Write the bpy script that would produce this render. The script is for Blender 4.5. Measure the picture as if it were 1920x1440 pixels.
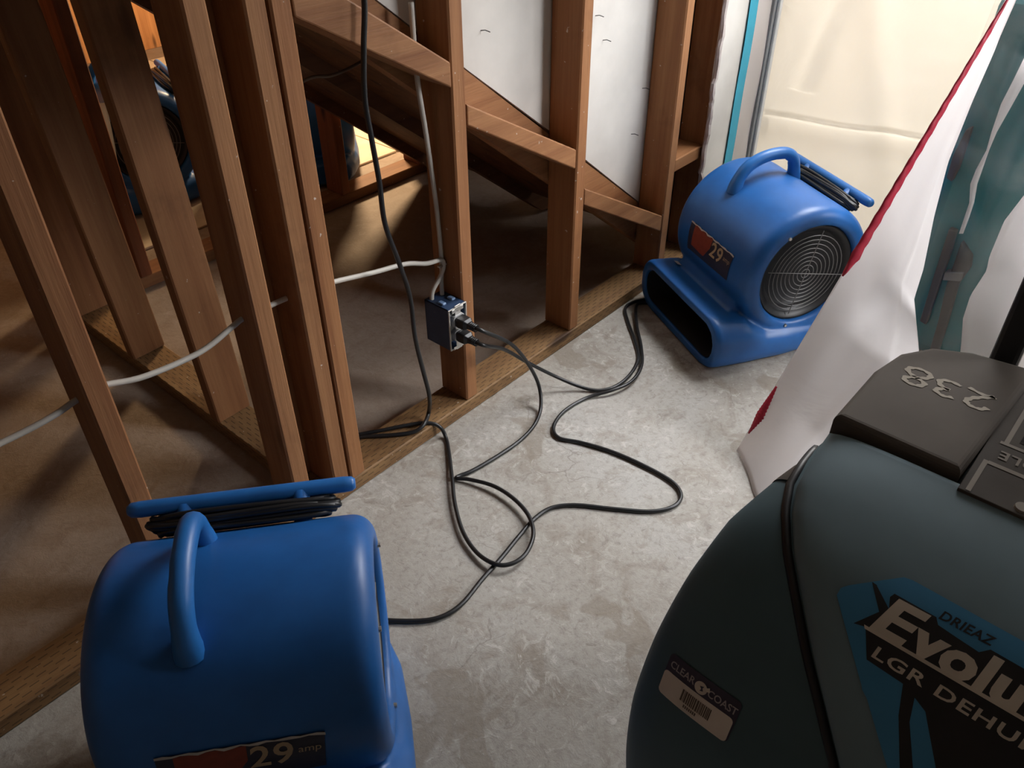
import bpy, bmesh, math, random
from mathutils import Vector, Matrix
from mathutils.geometry import tessellate_polygon
random.seed(7)
for o in list(bpy.data.objects): bpy.data.objects.remove(o)
SC = bpy.context.scene; COL = SC.collection
# ------------------------------------------------------------------ camera
FPX, YAW, PIT, ROL = 1530.94, .7248, .6534, -.0069
CAM = Vector((-1.1039, -1.1249, 1.2936))
_f = Vector((math.cos(YAW)*math.cos(PIT), math.sin(YAW)*math.cos(PIT), -math.sin(PIT)))
_r = Vector((math.sin(YAW), -math.cos(YAW), 0)); _u = _r.cross(_f)
CR = _r*math.cos(ROL)+_u*math.sin(ROL); CU_ = -_r*math.sin(ROL)+_u*math.cos(ROL)
cd = bpy.data.cameras.new('camera'); cam = bpy.data.objects.new('camera', cd); COL.objects.link(cam)
cd.sensor_width = 36; cd.lens = FPX/1920*36; cd.clip_start = .02
cam.matrix_world = Matrix(((CR.x, CU_.x, -_f.x, CAM.x), (CR.y, CU_.y, -_f.y, CAM.y), (CR.z, CU_.z, -_f.z, CAM.z), (0, 0, 0, 1)))
SC.camera = cam
def ray(x, y): return CR*((x-960)/FPX)-CU_*((y-720)/FPX)+_f
def at(x, y, ax, v):
    """photo pixel -> point on the plane axis=v (floor, wall or face the thing touches)"""
    d = ray(x, y); i = 'xyz'.index(ax); return CAM+d*((v-CAM[i])/d[i])
# ------------------------------------------------------------------ world, lights, exposure
wd = bpy.data.worlds.new('world'); SC.world = wd; wd.use_nodes = True
wd.node_tree.nodes['Background'].inputs[0].default_value = (.55, .65, .8, 1)
wd.node_tree.nodes['Background'].inputs[1].default_value = .05
def area(name, loc, target, sx, sy, power, col, spread=180):
    l = bpy.data.lights.new(name, 'AREA'); l.shape = 'RECTANGLE'; l.size = sx; l.size_y = sy; l.energy = power; l.color = col
    l.spread = math.radians(spread)
    o = bpy.data.objects.new(name, l); COL.objects.link(o); o.location = loc
    o.rotation_euler = (Vector(target)-Vector(loc)).to_track_quat('-Z', 'Y').to_euler(); return o
area('daylight_through_doorway', (1.50, -.55, 1.66), (.62, -.48, .0), .80, .70, 19, (.95, .97, 1), 105)
area('front_fill', (1.46, -2.25, 1.55), (.66, -.25, .38), .9, .9, 13.5, (.98, .98, 1), 64)  # added fill from out of view, brightens stud fronts, flap and corner fan
area('daylight_behind_plastic', (2.75, -.9, 1.35), (1.3, -.75, .8), 1.5, 2.0, 108, (1, .93, .85))
pl = bpy.data.lights.new('work_lamp', 'POINT'); pl.energy = 125; pl.color = (1, .70, .40); pl.shadow_soft_size = .12
plo = bpy.data.objects.new('work_lamp', pl); COL.objects.link(plo); plo.location = (1.30, 1.95, .95)
vs = SC.view_settings; vs.view_transform = 'Standard'; vs.look = 'None'; vs.gamma = 1; vs.use_curve_mapping = False; vs.exposure = 0
# ------------------------------------------------------------------ materials
def mat(name):
    m = bpy.data.materials.new(name); m.use_nodes = True; nt = m.node_tree
    return m, nt, nt.nodes['Principled BSDF']
def ND(nt, t, **k):
    n = nt.nodes.new(t)
    for a, v in k.items(): setattr(n, a, v)
    return n
def ramp(nt, fac, stops):
    n = ND(nt, 'ShaderNodeValToRGB'); e = n.color_ramp.elements
    while len(e) < len(stops): e.new(.5)
    for q, (p, c) in zip(e, stops): q.position = p; q.color = (*c, 1) if len(c) == 3 else c
    nt.links.new(fac, n.inputs[0]); return n.outputs[0]
def noise(nt, vec, scale, detail=3, rough=.55, dist=0):
    n = ND(nt, 'ShaderNodeTexNoise'); n.inputs['Scale'].default_value = scale; n.inputs['Detail'].default_value = detail
    n.inputs['Roughness'].default_value = rough; n.inputs['Distortion'].default_value = dist
    nt.links.new(vec, n.inputs['Vector']); return n.outputs['Fac']
def mix(nt, fac, a, b, bt='MIX'):
    n = ND(nt, 'ShaderNodeMixRGB', blend_type=bt)
    for i, v in ((0, fac), (1, a), (2, b)):
        if isinstance(v, (int, float)): n.inputs[i].default_value = v
        elif isinstance(v, tuple): n.inputs[i].default_value = (*v, 1)
        else: nt.links.new(v, n.inputs[i])
    return n.outputs[0]
def mth(nt, op, a, b=0.0, c=None):
    n = ND(nt, 'ShaderNodeMath', operation=op)
    for i, v in enumerate((a, b) if c is None else (a, b, c)):
        if isinstance(v, (int, float)): n.inputs[i].default_value = v
        else: nt.links.new(v, n.inputs[i])
    return n.outputs[0]
def coords(nt, scale=(1, 1, 1), rnd=True):
    tc = ND(nt, 'ShaderNodeTexCoord'); mp = ND(nt, 'ShaderNodeMapping'); mp.inputs['Scale'].default_value = scale
    if rnd:
        oi = ND(nt, 'ShaderNodeObjectInfo'); ml = ND(nt, 'ShaderNodeVectorMath', operation='SCALE')
        cb = ND(nt, 'ShaderNodeCombineXYZ')
        for i, k in enumerate((37., 17., 23.)): nt.links.new(mth(nt, 'MULTIPLY', oi.outputs['Random'], k), cb.inputs[i])
        ad = ND(nt, 'ShaderNodeVectorMath', operation='ADD'); nt.links.new(tc.outputs['Object'], ad.inputs[0]); nt.links.new(cb.outputs[0], ad.inputs[1])
        nt.links.new(ad.outputs[0], mp.inputs[0]); return mp.outputs[0], oi.outputs['Random'], tc.outputs['Object']
    nt.links.new(tc.outputs['Object'], mp.inputs[0]); return mp.outputs[0], None, tc.outputs['Object']
def bump(nt, b, h, strength=.3, dist=.01):
    n = ND(nt, 'ShaderNodeBump'); n.inputs['Strength'].default_value = strength; n.inputs['Distance'].default_value = dist
    nt.links.new(h, n.inputs['Height']); nt.links.new(n.outputs[0], b.inputs['Normal'])
def plain(name, col, rough=.5, metal=0, wear=0, wcol=(.5, .5, .5), scale=9, spec=.5):
    m, nt, b = mat(name); v, r, _ = coords(nt)
    n = noise(nt, v, scale, 5)
    c = ramp(nt, n, [(.3, tuple(x*.86 for x in col)), (.7, tuple(min(1, x*1.1) for x in col))])
    if wear:
        s = noise(nt, v, scale*2.3, 6, .7, 1.5); c = mix(nt, ramp(nt, s, [(.62, (0, 0, 0)), (.74, (wear,)*3)]), c, wcol)
    nt.links.new(c, b.inputs['Base Color']); b.inputs['Roughness'].default_value = rough; b.inputs['Metallic'].default_value = metal
    b.inputs['Specular IOR Level'].default_value = spec
    return m
def wood(name, axis, dark, light, treated=False, rough=.62):
    m, nt, b = mat(name)
    sc = {'x': (1.2, 26, 26), 'y': (26, 1.2, 26), 'z': (26, 26, 1.2)}[axis]
    v, rnd, obj = coords(nt, sc)
    g = noise(nt, v, .9, 4, .55, .6); g2 = noise(nt, v, 7, 3, .6, .3)
    c = ramp(nt, g, [(.25, dark), (.55, tuple((a+2*q)/3 for a, q in zip(dark, light))), (.8, light)])
    c = mix(nt, ramp(nt, g2, [(.3, (.22,)*3), (.6, (0,)*3)]), c, tuple(x*.6 for x in dark))
    # tone from board to board
    c = mix(nt, 1.0, c, ramp(nt, rnd, [(0, (.82, .78, .74)), (.5, (1, 1, 1)), (1, (1.0, .93, .86))]), 'MULTIPLY')
    # knots
    k = {'x': (2.2, 9, 9), 'y': (9, 2.2, 9), 'z': (9, 9, 2.2)}[axis]
    kv, _, _ = coords(nt, k); vo = ND(nt, 'ShaderNodeTexVoronoi'); vo.inputs['Scale'].default_value = 1.0; nt.links.new(kv, vo.inputs['Vector'])
    c = mix(nt, ramp(nt, vo.outputs['Distance'], [(.07, (.9,)*3), (.15, (0,)*3)]), c, (.035, .014, .007))
    # grime and plaster flecks
    dv, _, _ = coords(nt, (1, 1, 1)); d = noise(nt, dv, 6, 5, .65)
    c = mix(nt, ramp(nt, d, [(.56, (0,)*3), (.75, (.5,)*3)]), c, tuple(x*.5 for x in dark))
    fl = noise(nt, dv, 75, 2, .5); c = mix(nt, ramp(nt, fl, [(.735, (0,)*3), (.76, (.7,)*3)]), c, (.62, .55, .48))
    h = g2
    if treated:
        sx = ND(nt, 'ShaderNodeSeparateXYZ'); nt.links.new(obj, sx.inputs[0])
        L = sx.outputs['xyz'.index(axis)]; W = sx.outputs[0 if axis == 'y' else 1]; Z = sx.outputs[2]
        row = mth(nt, 'FLOOR', mth(nt, 'MULTIPLY', W, 95)); rz = mth(nt, 'FLOOR', mth(nt, 'MULTIPLY', Z, 95))
        off = mth(nt, 'MULTIPLY', mth(nt, 'ADD', row, rz), .5)
        a = mth(nt, 'FRACT', mth(nt, 'ADD', mth(nt, 'MULTIPLY', L, 30), off)); q = mth(nt, 'FRACT', mth(nt, 'MULTIPLY', W, 95)); qz = mth(nt, 'FRACT', mth(nt, 'MULTIPLY', Z, 95))
        msk = mth(nt, 'MULTIPLY', mth(nt, 'LESS_THAN', a, .5), mth(nt, 'LESS_THAN', mth(nt, 'MINIMUM', q, qz), .22))
        c = mix(nt, mth(nt, 'MULTIPLY', msk, .7), c, (.05, .03, .015)); h = mth(nt, 'SUBTRACT', g2, msk)
    nt.links.new(c, b.inputs['Base Color']); b.inputs['Roughness'].default_value = rough; b.inputs['Specular IOR Level'].default_value = .3
    bump(nt, b, h, .25, .003); return m
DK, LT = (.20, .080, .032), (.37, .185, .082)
M = {}
for a in 'xyz': M['wood_'+a] = wood('framing_lumber_'+a, a, DK, LT)
for a in 'xy': M['treated_'+a] = wood('treated_lumber_'+a, a, (.19, .10, .045), (.36, .22, .10), True)
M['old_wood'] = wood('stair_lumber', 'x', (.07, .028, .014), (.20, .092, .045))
M['redwood'] = wood('red_lumber', 'z', (.16, .05, .02), (.36, .13, .05))
def concrete():
    m, nt, b = mat('concrete_slab'); v, _, _ = coords(nt, (1, 1, 1), False)
    big = noise(nt, v, 1.7, 5, .6, .4); mid = noise(nt, v, 9, 6, .65, 1.0); fine = noise(nt, v, 70, 4, .7)
    c = ramp(nt, big, [(.3, (.30, .265, .225)), (.5, (.40, .375, .335)), (.72, (.46, .45, .425))])
    c = mix(nt, ramp(nt, mid, [(.34, (.6,)*3), (.5, (0,)*3)]), c, (.24, .195, .15))
    sw = noise(nt, v, 30, 5, .68, 1.3); pat = noise(nt, v, 3.1, 4, .6, .5)      # patchy adhesive residue, flecks of skim coat
    msk = ramp(nt, pat, [(.36, (.15,)*3), (.62, (1,)*3)])
    c = mix(nt, mix(nt, 1.0, ramp(nt, sw, [(.565, (0,)*3), (.62, (.62,)*3)]), msk, 'MULTIPLY'), c, (.60, .575, .535))
    c = mix(nt, ramp(nt, sw, [(.33, (.5,)*3), (.42, (0,)*3)]), c, (.205, .175, .145))
    crk = ND(nt, 'ShaderNodeTexVoronoi', feature='DISTANCE_TO_EDGE'); crk.inputs['Scale'].default_value = 2.3
    wv = ND(nt, 'ShaderNodeVectorMath', operation='ADD'); nt.links.new(v, wv.inputs[0]); wn_ = ND(nt, 'ShaderNodeTexNoise'); wn_.inputs['Scale'].default_value = 5; wn_.inputs['Detail'].default_value = 5; nt.links.new(v, wn_.inputs['Vector'])
    ws = ND(nt, 'ShaderNodeVectorMath', operation='SCALE'); ws.inputs['Scale'].default_value = .35; nt.links.new(wn_.outputs['Color'], ws.inputs[0]); nt.links.new(ws.outputs[0], wv.inputs[1]); nt.links.new(wv.outputs[0], crk.inputs['Vector'])
    c = mix(nt, mix(nt, 1.0, ramp(nt, crk.outputs['Distance'], [(.0, (.55,)*3), (.006, (0,)*3)]), ramp(nt, pat, [(.45, (0,)*3), (.55, (1,)*3)]), 'MULTIPLY'), c, (.16, .13, .105))
    pt = noise(nt, v, 4.2, 3, .5, .8); c = mix(nt, ramp(nt, pt, [(.62, (0,)*3), (.64, (.6,)*3)]), c, (.25, .21, .165))
    c = mix(nt, ramp(nt, fine, [(.35, (.35,)*3), (.5, (0,)*3), (.62, (0,)*3), (.72, (.4,)*3)]), c, mix(nt, ramp(nt, fine, [(.49, (0,)*3), (.51, (1,)*3)]), (.2, .17, .14), (.66, .64, .6)))
    # bare, brown-stained slab behind the sole plate, its colour also darkened for under-stair shade
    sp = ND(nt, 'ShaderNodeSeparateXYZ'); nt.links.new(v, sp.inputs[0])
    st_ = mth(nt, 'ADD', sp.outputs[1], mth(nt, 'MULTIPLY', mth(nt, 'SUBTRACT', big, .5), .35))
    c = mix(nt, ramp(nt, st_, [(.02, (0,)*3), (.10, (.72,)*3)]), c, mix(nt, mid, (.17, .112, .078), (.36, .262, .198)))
    nt.links.new(c, b.inputs['Base Color']); b.inputs['Roughness'].default_value = .62; b.inputs['Specular IOR Level'].default_value = .35
    bump(nt, b, mth(nt, 'ADD', mth(nt, 'MULTIPLY', sw, .8), mth(nt, 'MULTIPLY', fine, .5)), .35, .006); return m
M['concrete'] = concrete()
def poly(name, trans, diff, gloss, clear=0.0, wr=6, dw=.5):
    """plastic sheeting: light passes through it diffusely (and, where clear, directly)"""
    m, nt, b = mat(name); out = nt.nodes['Material Output']; nt.nodes.remove(b)
    v, _, _ = coords(nt, (1, 1, 1), False); n = noise(nt, v, wr, 4, .5, 1.2)
    bp = ND(nt, 'ShaderNodeBump'); bp.inputs['Strength'].default_value = .25; bp.inputs['Distance'].default_value = .02; nt.links.new(n, bp.inputs['Height'])
    t = ND(nt, 'ShaderNodeBsdfTranslucent'); t.inputs[0].default_value = (*trans, 1); d = ND(nt, 'ShaderNodeBsdfDiffuse'); d.inputs[0].default_value = (*diff, 1)
    g = ND(nt, 'ShaderNodeBsdfGlossy'); g.inputs['Roughness'].default_value = .35; g.inputs[0].default_value = (1, 1, 1, 1)
    for s in (t, d, g): nt.links.new(bp.outputs[0], s.inputs['Normal'])
    a = ND(nt, 'ShaderNodeMixShader'); a.inputs[0].default_value = dw; nt.links.new(t.outputs[0], a.inputs[1]); nt.links.new(d.outputs[0], a.inputs[2])
    last = a
    if clear:
        tr = ND(nt, 'ShaderNodeBsdfTransparent'); k = ND(nt, 'ShaderNodeMixShader')
        hz = ramp(nt, noise(nt, v, 3.2, 4, .6, 1.6), [(.4, (min(1, clear+.1),)*3), (.7, (max(0, clear-.22),)*3)])
        nt.links.new(hz, k.inputs[0]); nt.links.new(last.outputs[0], k.inputs[1]); nt.links.new(tr.outputs[0], k.inputs[2]); last = k
    k = ND(nt, 'ShaderNodeMixShader'); k.inputs[0].default_value = gloss; nt.links.new(last.outputs[0], k.inputs[1]); nt.links.new(g.outputs[0], k.inputs[2])
    nt.links.new(k.outputs[0], out.inputs[0]); return m
M['poly_wall'] = poly('cream_plastic_sheeting', (.86, .83, .77), (.80, .77, .72), .04)
M['poly_white'] = poly('white_plastic_sheeting', (.96, .93, .925), (.92, .90, .895), .012, wr=4, dw=.38)
M['poly_clear'] = poly('clear_plastic_film', (.7, .74, .76), (.7, .74, .76), .06, clear=.93)
M['poly_clear2'] = poly('grey_plastic_film', (.30, .28, .27), (.30, .28, .27), .08, clear=.35)
M['blue'] = plain('blue_rotomoulded_plastic', (.013, .112, .37), .42, wear=.04, wcol=(.25, .35, .5), scale=14)
M['blue_soft'] = plain('blue_handle_plastic', (.018, .14, .43), .4, scale=14)
M['black'] = plain('black_rubber', (.012, .012, .013), .38)
M['blackp'] = plain('black_plastic', (.014, .014, .016), .45)
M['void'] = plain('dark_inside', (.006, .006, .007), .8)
M['wire'] = plain('bare_steel_wire', (.20, .195, .19), .5, .2)
M['zinc'] = plain('zinc_plate', (.55, .53, .5), .35, .8)
M['white_cable'] = plain('white_cable_jacket', (.50, .47, .42), .5)
M['boxblue'] = plain('blue_box_plastic', (.022, .045, .10), .5, wear=.3, wcol=(.2, .2, .2), scale=30)
M['outlet'] = plain('grey_receptacle', (.42, .42, .42), .4)
M['drywall'] = plain('drywall_paper', (.62, .60, .565), .9, scale=5)
M['gypsum'] = plain('broken_gypsum', (.52, .46, .44), .95, scale=60)
M['paint'] = plain('bare_board', (.42, .40, .38), .8, scale=4)
M['ceil'] = plain('ceiling_paint', (.34, .32, .3), .9, scale=4)
M['tape'] = plain('blue_painters_tape', (.035, .36, .52), .7)
M['strip_grey'] = plain('grey_trim', (.27, .285, .30), .5)
M['strip_white'] = plain('white_trim', (.74, .76, .78), .45)
M['red'] = plain('red_zipper_tape', (.42, .018, .045), .45, wear=.3, wcol=(.6, .2, .22), scale=40)
M['shell'] = plain('dark_teal_moulded_plastic', (.066, .125, .150), .6, wear=.05, wcol=(.06, .08, .09), scale=7)
M['hood'] = plain('slate_blue_moulded_plastic', (.160, .240, .280), .62, wear=.05, wcol=(.1, .13, .15), scale=7)
M['grey'] = plain('warm_grey_plastic', (.115, .100, .087), .8, wear=.18, wcol=(.05, .045, .04), scale=9, spec=.15)
M['grey2'] = plain('dark_grey_panel', (.085, .076, .068), .75, spec=.15)
M['blackp2'] = plain('matt_black_panel', (.03, .028, .027), .9, spec=.1)
M['line'] = plain('light_grey_print', (.27, .245, .215), .8, spec=.15)
M['chalk'] = plain('pale_paint_marker', (.42, .38, .32), .9, spec=.1)
M['lab_blue'] = plain('label_blue', (.05, .25, .47), .55, scale=5)
M['lab_black'] = plain('label_black', (.016, .015, .016), .6)
M['lab_cream'] = plain('label_cream', (.66, .59, .50), .6)
M['lab_navy'] = plain('label_navy', (.022, .022, .045), .5)
M['lab_red'] = plain('label_red', (.22, .035, .018), .6, wear=.5, wcol=(.12, .04, .03), scale=60)
M['lab_gold'] = plain('label_gold', (.42, .31, .19), .55)
M['lab_wear'] = plain('label_torn_paper', (.5, .47, .45), .8)
M['stick'] = plain('sticker_paper', (.78, .70, .62), .7)
M['bar'] = plain('barcode_brown', (.12, .085, .06), .6)
M['stickp'] = plain('sticker_purple', (.05, .042, .075), .6)
M['stickt'] = plain('sticker_print', (.46, .42, .44), .6)
M['bay_shade'] = plain('shaded_bay_back', (.022, .019, .017), .8)  # near-black colour stands for the shade at the back of the stud bay
M['clampb'] = plain('pale_blue_clamp', (.16, .26, .44), .5)
M['teal'] = plain('teal_case_plastic', (.012, .155, .170), .45, scale=6)
M['plyw'] = wood('plywood', 'z', (.30, .13, .05), (.55, .28, .12))
M['vinyl'] = plain('cream_floor_board', (.62, .52, .40), .5, scale=12)
M['glass'], _nt, _b = mat('window_glass'); _b.inputs['Transmission Weight'].default_value = 1; _b.inputs['Roughness'].default_value = .0; _b.inputs['Base Color'].default_value = (.95, .98, 1, 1)
# ------------------------------------------------------------------ mesh helpers
def obj(name, verts, faces, m, parent=None, smooth=False):
    me = bpy.data.meshes.new(name); me.from_pydata([tuple(v) for v in verts], [], faces); me.update()
    bm = bmesh.new(); bm.from_mesh(me); bmesh.ops.recalc_face_normals(bm, faces=bm.faces); bm.to_mesh(me); bm.free()
    return objm(name, me, m, parent, smooth)
def objm(name, me, m, parent=None, smooth=False):
    if m is not None and not me.materials: me.materials.append(m)
    if smooth: me.polygons.foreach_set('use_smooth', [True]*len(me.polygons))
    o = bpy.data.objects.new(name, me); COL.objects.link(o); o.parent = parent; return o
def empty(name, loc=(0, 0, 0), rz=0):
    o = bpy.data.objects.new(name, None); COL.objects.link(o); o.location = loc; o.rotation_euler = (0, 0, rz); o.empty_display_size = .05; return o
def tag(o, label=None, cat=None, group=None, kind=None):
    if label: o['label'] = label
    if cat: o['category'] = cat
    if group: o['group'] = group
    if kind: o['kind'] = kind
    return o
def finish(name, bm, m, parent=None, smooth=False):
    bmesh.ops.recalc_face_normals(bm, faces=bm.faces)
    me = bpy.data.meshes.new(name); bm.to_mesh(me); bm.free(); return objm(name, me, m, parent, smooth)
def bbox(name, x0, x1, y0, y1, z0, z1, m, parent=None, bev=.003, seg=1):
    """bevelled box; origin at its centre so that wood grain differs from board to board"""
    bm = bmesh.new(); bmesh.ops.create_cube(bm, size=1)
    c = Vector(((x0+x1)/2, (y0+y1)/2, (z0+z1)/2))
    for v in bm.verts: v.co = Vector((v.co.x*(x1-x0), v.co.y*(y1-y0), v.co.z*(z1-z0)))
    if bev: bmesh.ops.bevel(bm, geom=bm.edges[:], offset=bev, segments=seg, affect='EDGES', profile=.5)
    o = finish(name, bm, m, parent); o.location = c; return o
def prism(name, poly2, axis, a0, a1, m, parent=None, bev=0):
    """extrude a polygon (two coordinates, the ones other than axis, in xyz order) along axis"""
    n = len(poly2)
    def p(q, a):
        l = list(q); l.insert('xyz'.index(axis), a); return tuple(l)
    bm = bmesh.new(); A = [bm.verts.new(p(q, a0)) for q in poly2]; B = [bm.verts.new(p(q, a1)) for q in poly2]
    bm.faces.new(A); bm.faces.new(B[::-1])
    for i in range(n): bm.faces.new((A[i], A[(i+1) % n], B[(i+1) % n], B[i]))
    bmesh.ops.recalc_face_normals(bm, faces=bm.faces)
    if bev: bmesh.ops.bevel(bm, geom=bm.edges[:], offset=bev, segments=2, affect='EDGES', profile=.5)
    return finish(name, bm, m, parent)
def catmull(P, n=8):
    P = [Vector(p) for p in P]; out = []
    for i in range(len(P)-1):
        p0, p1, p2, p3 = P[max(i-1, 0)], P[i], P[i+1], P[min(i+2, len(P)-1)]
        for k in range(n):
            t = k/n; out.append(.5*((2*p1)+(p2-p0)*t+(2*p0-5*p1+4*p2-p3)*t*t+(3*p1-p0-3*p2+p3)*t**3))
    out.append(P[-1]); return out
def tube(P, r, ns=8, closed=False, rf=None):
    """verts, faces of a tube swept along P; rf(i, angle) scales the radius"""
    P = [Vector(p) for p in P]; n = len(P); V = []; F = []
    T = [(P[(i+1) % n if closed else min(i+1, n-1)]-P[i-1 if closed else max(i-1, 0)]).normalized() for i in range(n)]
    N = T[0].orthogonal().normalized()
    for i in range(n):
        N = (N-T[i]*N.dot(T[i])).normalized(); B = T[i].cross(N)
        for k in range(ns):
            a = 2*math.pi*k/ns; rr = r*(rf(i, a) if rf else 1); V.append(P[i]+N*math.cos(a)*rr+B*math.sin(a)*rr)
    for i in range(n if closed else n-1):
        j = (i+1) % n
        for k in range(ns): F.append((i*ns+k, i*ns+(k+1) % ns, j*ns+(k+1) % ns, j*ns+k))
    if not closed: F += [tuple(range(ns))[::-1], tuple((n-1)*ns+k for k in range(ns))]
    return V, F
def join(*parts):
    V, F = [], []
    for v, f in parts:
        o = len(V); V += list(v); F += [tuple(i+o for i in q) for q in f]
    return V, F
def lathe_x(prof, n=48, c=(0, 0, 0)):
    """closed surface of revolution about a line parallel to x; prof = [(x, radius)]"""
    V, F = [], []
    for x, r in prof:
        for k in range(n):
            a = 2*math.pi*k/n; V.append(Vector((c[0]+x, c[1]+r*math.cos(a), c[2]+r*math.sin(a))))
    for i in range(len(prof)-1):
        for k in range(n): F.append((i*n+k, i*n+(k+1) % n, (i+1)*n+(k+1) % n, (i+1)*n+k))
    F += [tuple(range(n)), tuple((len(prof)-1)*n+k for k in range(n))[::-1]]
    return V, F
def ring_x(R, r, x, c, n=40, ns=5):
    return tube([(x, c[0]+R*math.cos(2*math.pi*k/n), c[1]+R*math.sin(2*math.pi*k/n)) for k in range(n)], r, ns, True)
def rrect(hw, z0, z1, rad, n=6):
    out = []
    rad = min(rad, hw*.99, (z1-z0)*.499)
    for cx, cz, a0 in ((hw-rad, z1-rad, 0), (-hw+rad, z1-rad, 90), (-hw+rad, z0+rad, 180), (hw-rad, z0+rad, 270)):
        for k in range(n+1):
            a = math.radians(a0+90*k/n); out.append((cx+rad*math.cos(a), cz+rad*math.sin(a)))
    return out
def loft(secs, caps=True):
    n = len(secs[0]); V = [p for s in secs for p in s]; F = []
    for i in range(len(secs)-1):
        for k in range(n): F.append((i*n+k, i*n+(k+1) % n, (i+1)*n+(k+1) % n, (i+1)*n+k))
    if caps: F += [tuple(range(n))[::-1], tuple((len(secs)-1)*n+k for k in range(n))]
    return V, F
def text2d(s, size, shear=0, offset=0, spacing=1, align='LEFT'):
    cu = bpy.data.curves.new('t', 'FONT'); cu.body = s; cu.size = size; cu.shear = shear; cu.offset = offset; cu.space_character = spacing; cu.align_x = align
    cu.resolution_u = 3; o = bpy.data.objects.new('t', cu); COL.objects.link(o)
    me = bpy.data.meshes.new_from_object(o.evaluated_get(bpy.context.evaluated_depsgraph_get()))
    V = [(v.co.x, v.co.y) for v in me.vertices]; F = [tuple(p.vertices) for p in me.polygons]
    bpy.data.objects.remove(o); bpy.data.meshes.remove(me); bpy.data.curves.remove(cu); return V, F
def decal(name, V2, F, fn, m, parent, cutv=None, cutu=None):
    """flat print laid on a curved surface: fn(u, v) -> point; cut into strips first so that it follows the curve"""
    bm = bmesh.new(); vs_ = [bm.verts.new((u, v, 0)) for u, v in V2]
    for f in F:
        try: bm.faces.new([vs_[i] for i in f])
        except ValueError: pass
    for step, ax in ((cutv, 1), (cutu, 0)):
        if step:
            lo = min(v.co[ax] for v in bm.verts); hi = max(v.co[ax] for v in bm.verts); q = lo+step
            while q < hi:
                co = [0, 0, 0]; co[ax] = q; no = [0, 0, 0]; no[ax] = 1
                bmesh.ops.bisect_plane(bm, geom=bm.verts[:]+bm.edges[:]+bm.faces[:], plane_co=co, plane_no=no); q += step
    for v in bm.verts: v.co = Vector(fn(v.co.x, v.co.y))
    me = bpy.data.meshes.new(name); bm.to_mesh(me); bm.free(); return objm(name, me, m, parent)
def poly2(pts):
    return pts, [tuple(range(len(pts)))]
# ------------------------------------------------------------------ the setting
def struct(o, label=None): return tag(o, label=label, kind='structure')
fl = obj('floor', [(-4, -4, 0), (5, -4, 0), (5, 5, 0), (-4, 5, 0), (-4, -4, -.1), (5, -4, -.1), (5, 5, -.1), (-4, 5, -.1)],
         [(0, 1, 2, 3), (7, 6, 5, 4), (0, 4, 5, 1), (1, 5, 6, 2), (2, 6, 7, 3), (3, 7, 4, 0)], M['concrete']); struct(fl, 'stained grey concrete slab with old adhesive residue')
struct(bbox('ceiling', -4, 5, -4, 5, 2.42, 2.5, M['ceil'], bev=0))
struct(bbox('wall_rear', -4, 5, -3.6, -3.5, 0, 2.42, M['paint'], bev=0))
struct(bbox('wall_left', -3.6, -3.5, -3.5, 5, 0, 2.42, M['paint'], bev=0))
T, W = .038, .089
# wall_front: the open stud wall with the outlet; its room face lies in the plane y = 0
wf = struct(empty('wall_front'), 'open stud wall of reddish lumber with sloping blocks under the stairs')
bbox('sole_plate', -3.4, 1.32, -.001, W, 0, T, M['treated_x'], wf)
bbox('top_plate', -3.4, 1.32, 0, W, 2.38, 2.418, M['wood_x'], wf)
SX = [-1.622, -1.214, -.806, -.505, -.410, -.367, 0, .4064, .840]
for i, x in enumerate(SX): bbox('stud', x, x+T, .0 if i != 5 else -.0015, W, T, 2.38, M['wood_z'], wf, .0035)
# sloping blocks between the studs, room face flush with them; corners from the photograph on y = 0
def sloped(x0, zt0, zb0, x1, zt1, zb1, dep=.086, y0=.001):
    return prism('blocking', [(x0, zb0), (x1, zb1), (x1, zt1), (x0, zt0)], 'y', y0, y0+dep, M['wood_x'], wf, .003)
sloped(-.328, 1.062, .984, -.002, .846, .799, y0=-.002)
sloped(.040, .757, .715, .404, .556, .508)
sloped(.446, .444, .400, .838, .226, .176)
bbox('blocking', .880, 1.032, .004, W, .345, .383, M['wood_x'], wf)
bbox('back_board', .902, 1.32, .092, .104, 0, 2.38, M['bay_shade'], wf, 0); bbox('stud', 1.034, 1.072, .0, W, T, 2.38, M['wood_z'], wf)
# back of the drywall on the stair side, its lower edge cut along the stringer
prism('drywall_panel', [(-.9, 1.58), (.14, .781), (.41, .58), (.899, .199), (.90, 2.4), (-.9, 2.4)], 'y', .0905, .103, M['drywall'], wf)
prism('drywall_panel', [(1.026, .0), (1.315, .0), (1.315, 2.4), (1.018, 2.4), (1.021, 1.2), (1.017, .9), (1.022, .74), (1.018, .6), (1.024, .48), (1.027, .4), (1.022, .3), (1.028, .2)], 'y', -.0135, -.0005, M['drywall'], wf)
# crumbled gypsum along the cut edge
P = []; z = .02; rr_ = random.Random(3)
while z < 1.3:
    P.append((1.021+rr_.uniform(-.004, .003), -.0085+rr_.uniform(-.003, .002), z)); z += rr_.uniform(.012, .03)
V, F = tube(P, .0075, 6, rf=lambda i, a: .75+.5*rr_.random()); obj('gypsum_edge', V, F, M['gypsum'], wf)
for (px, py) in ((1117, 30), (1131, 76), (1205, 166), (1184, 252), (902, 58)):
    p = at(px, py, 'y', .089); V, F = tube([p+Vector((0, .003, 0)), p+Vector((.004, -.008, .002)), p+Vector((.008, -.018, -.001))], .0010, 5); obj('nail', V, F, M['blackp'], wf)
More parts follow.
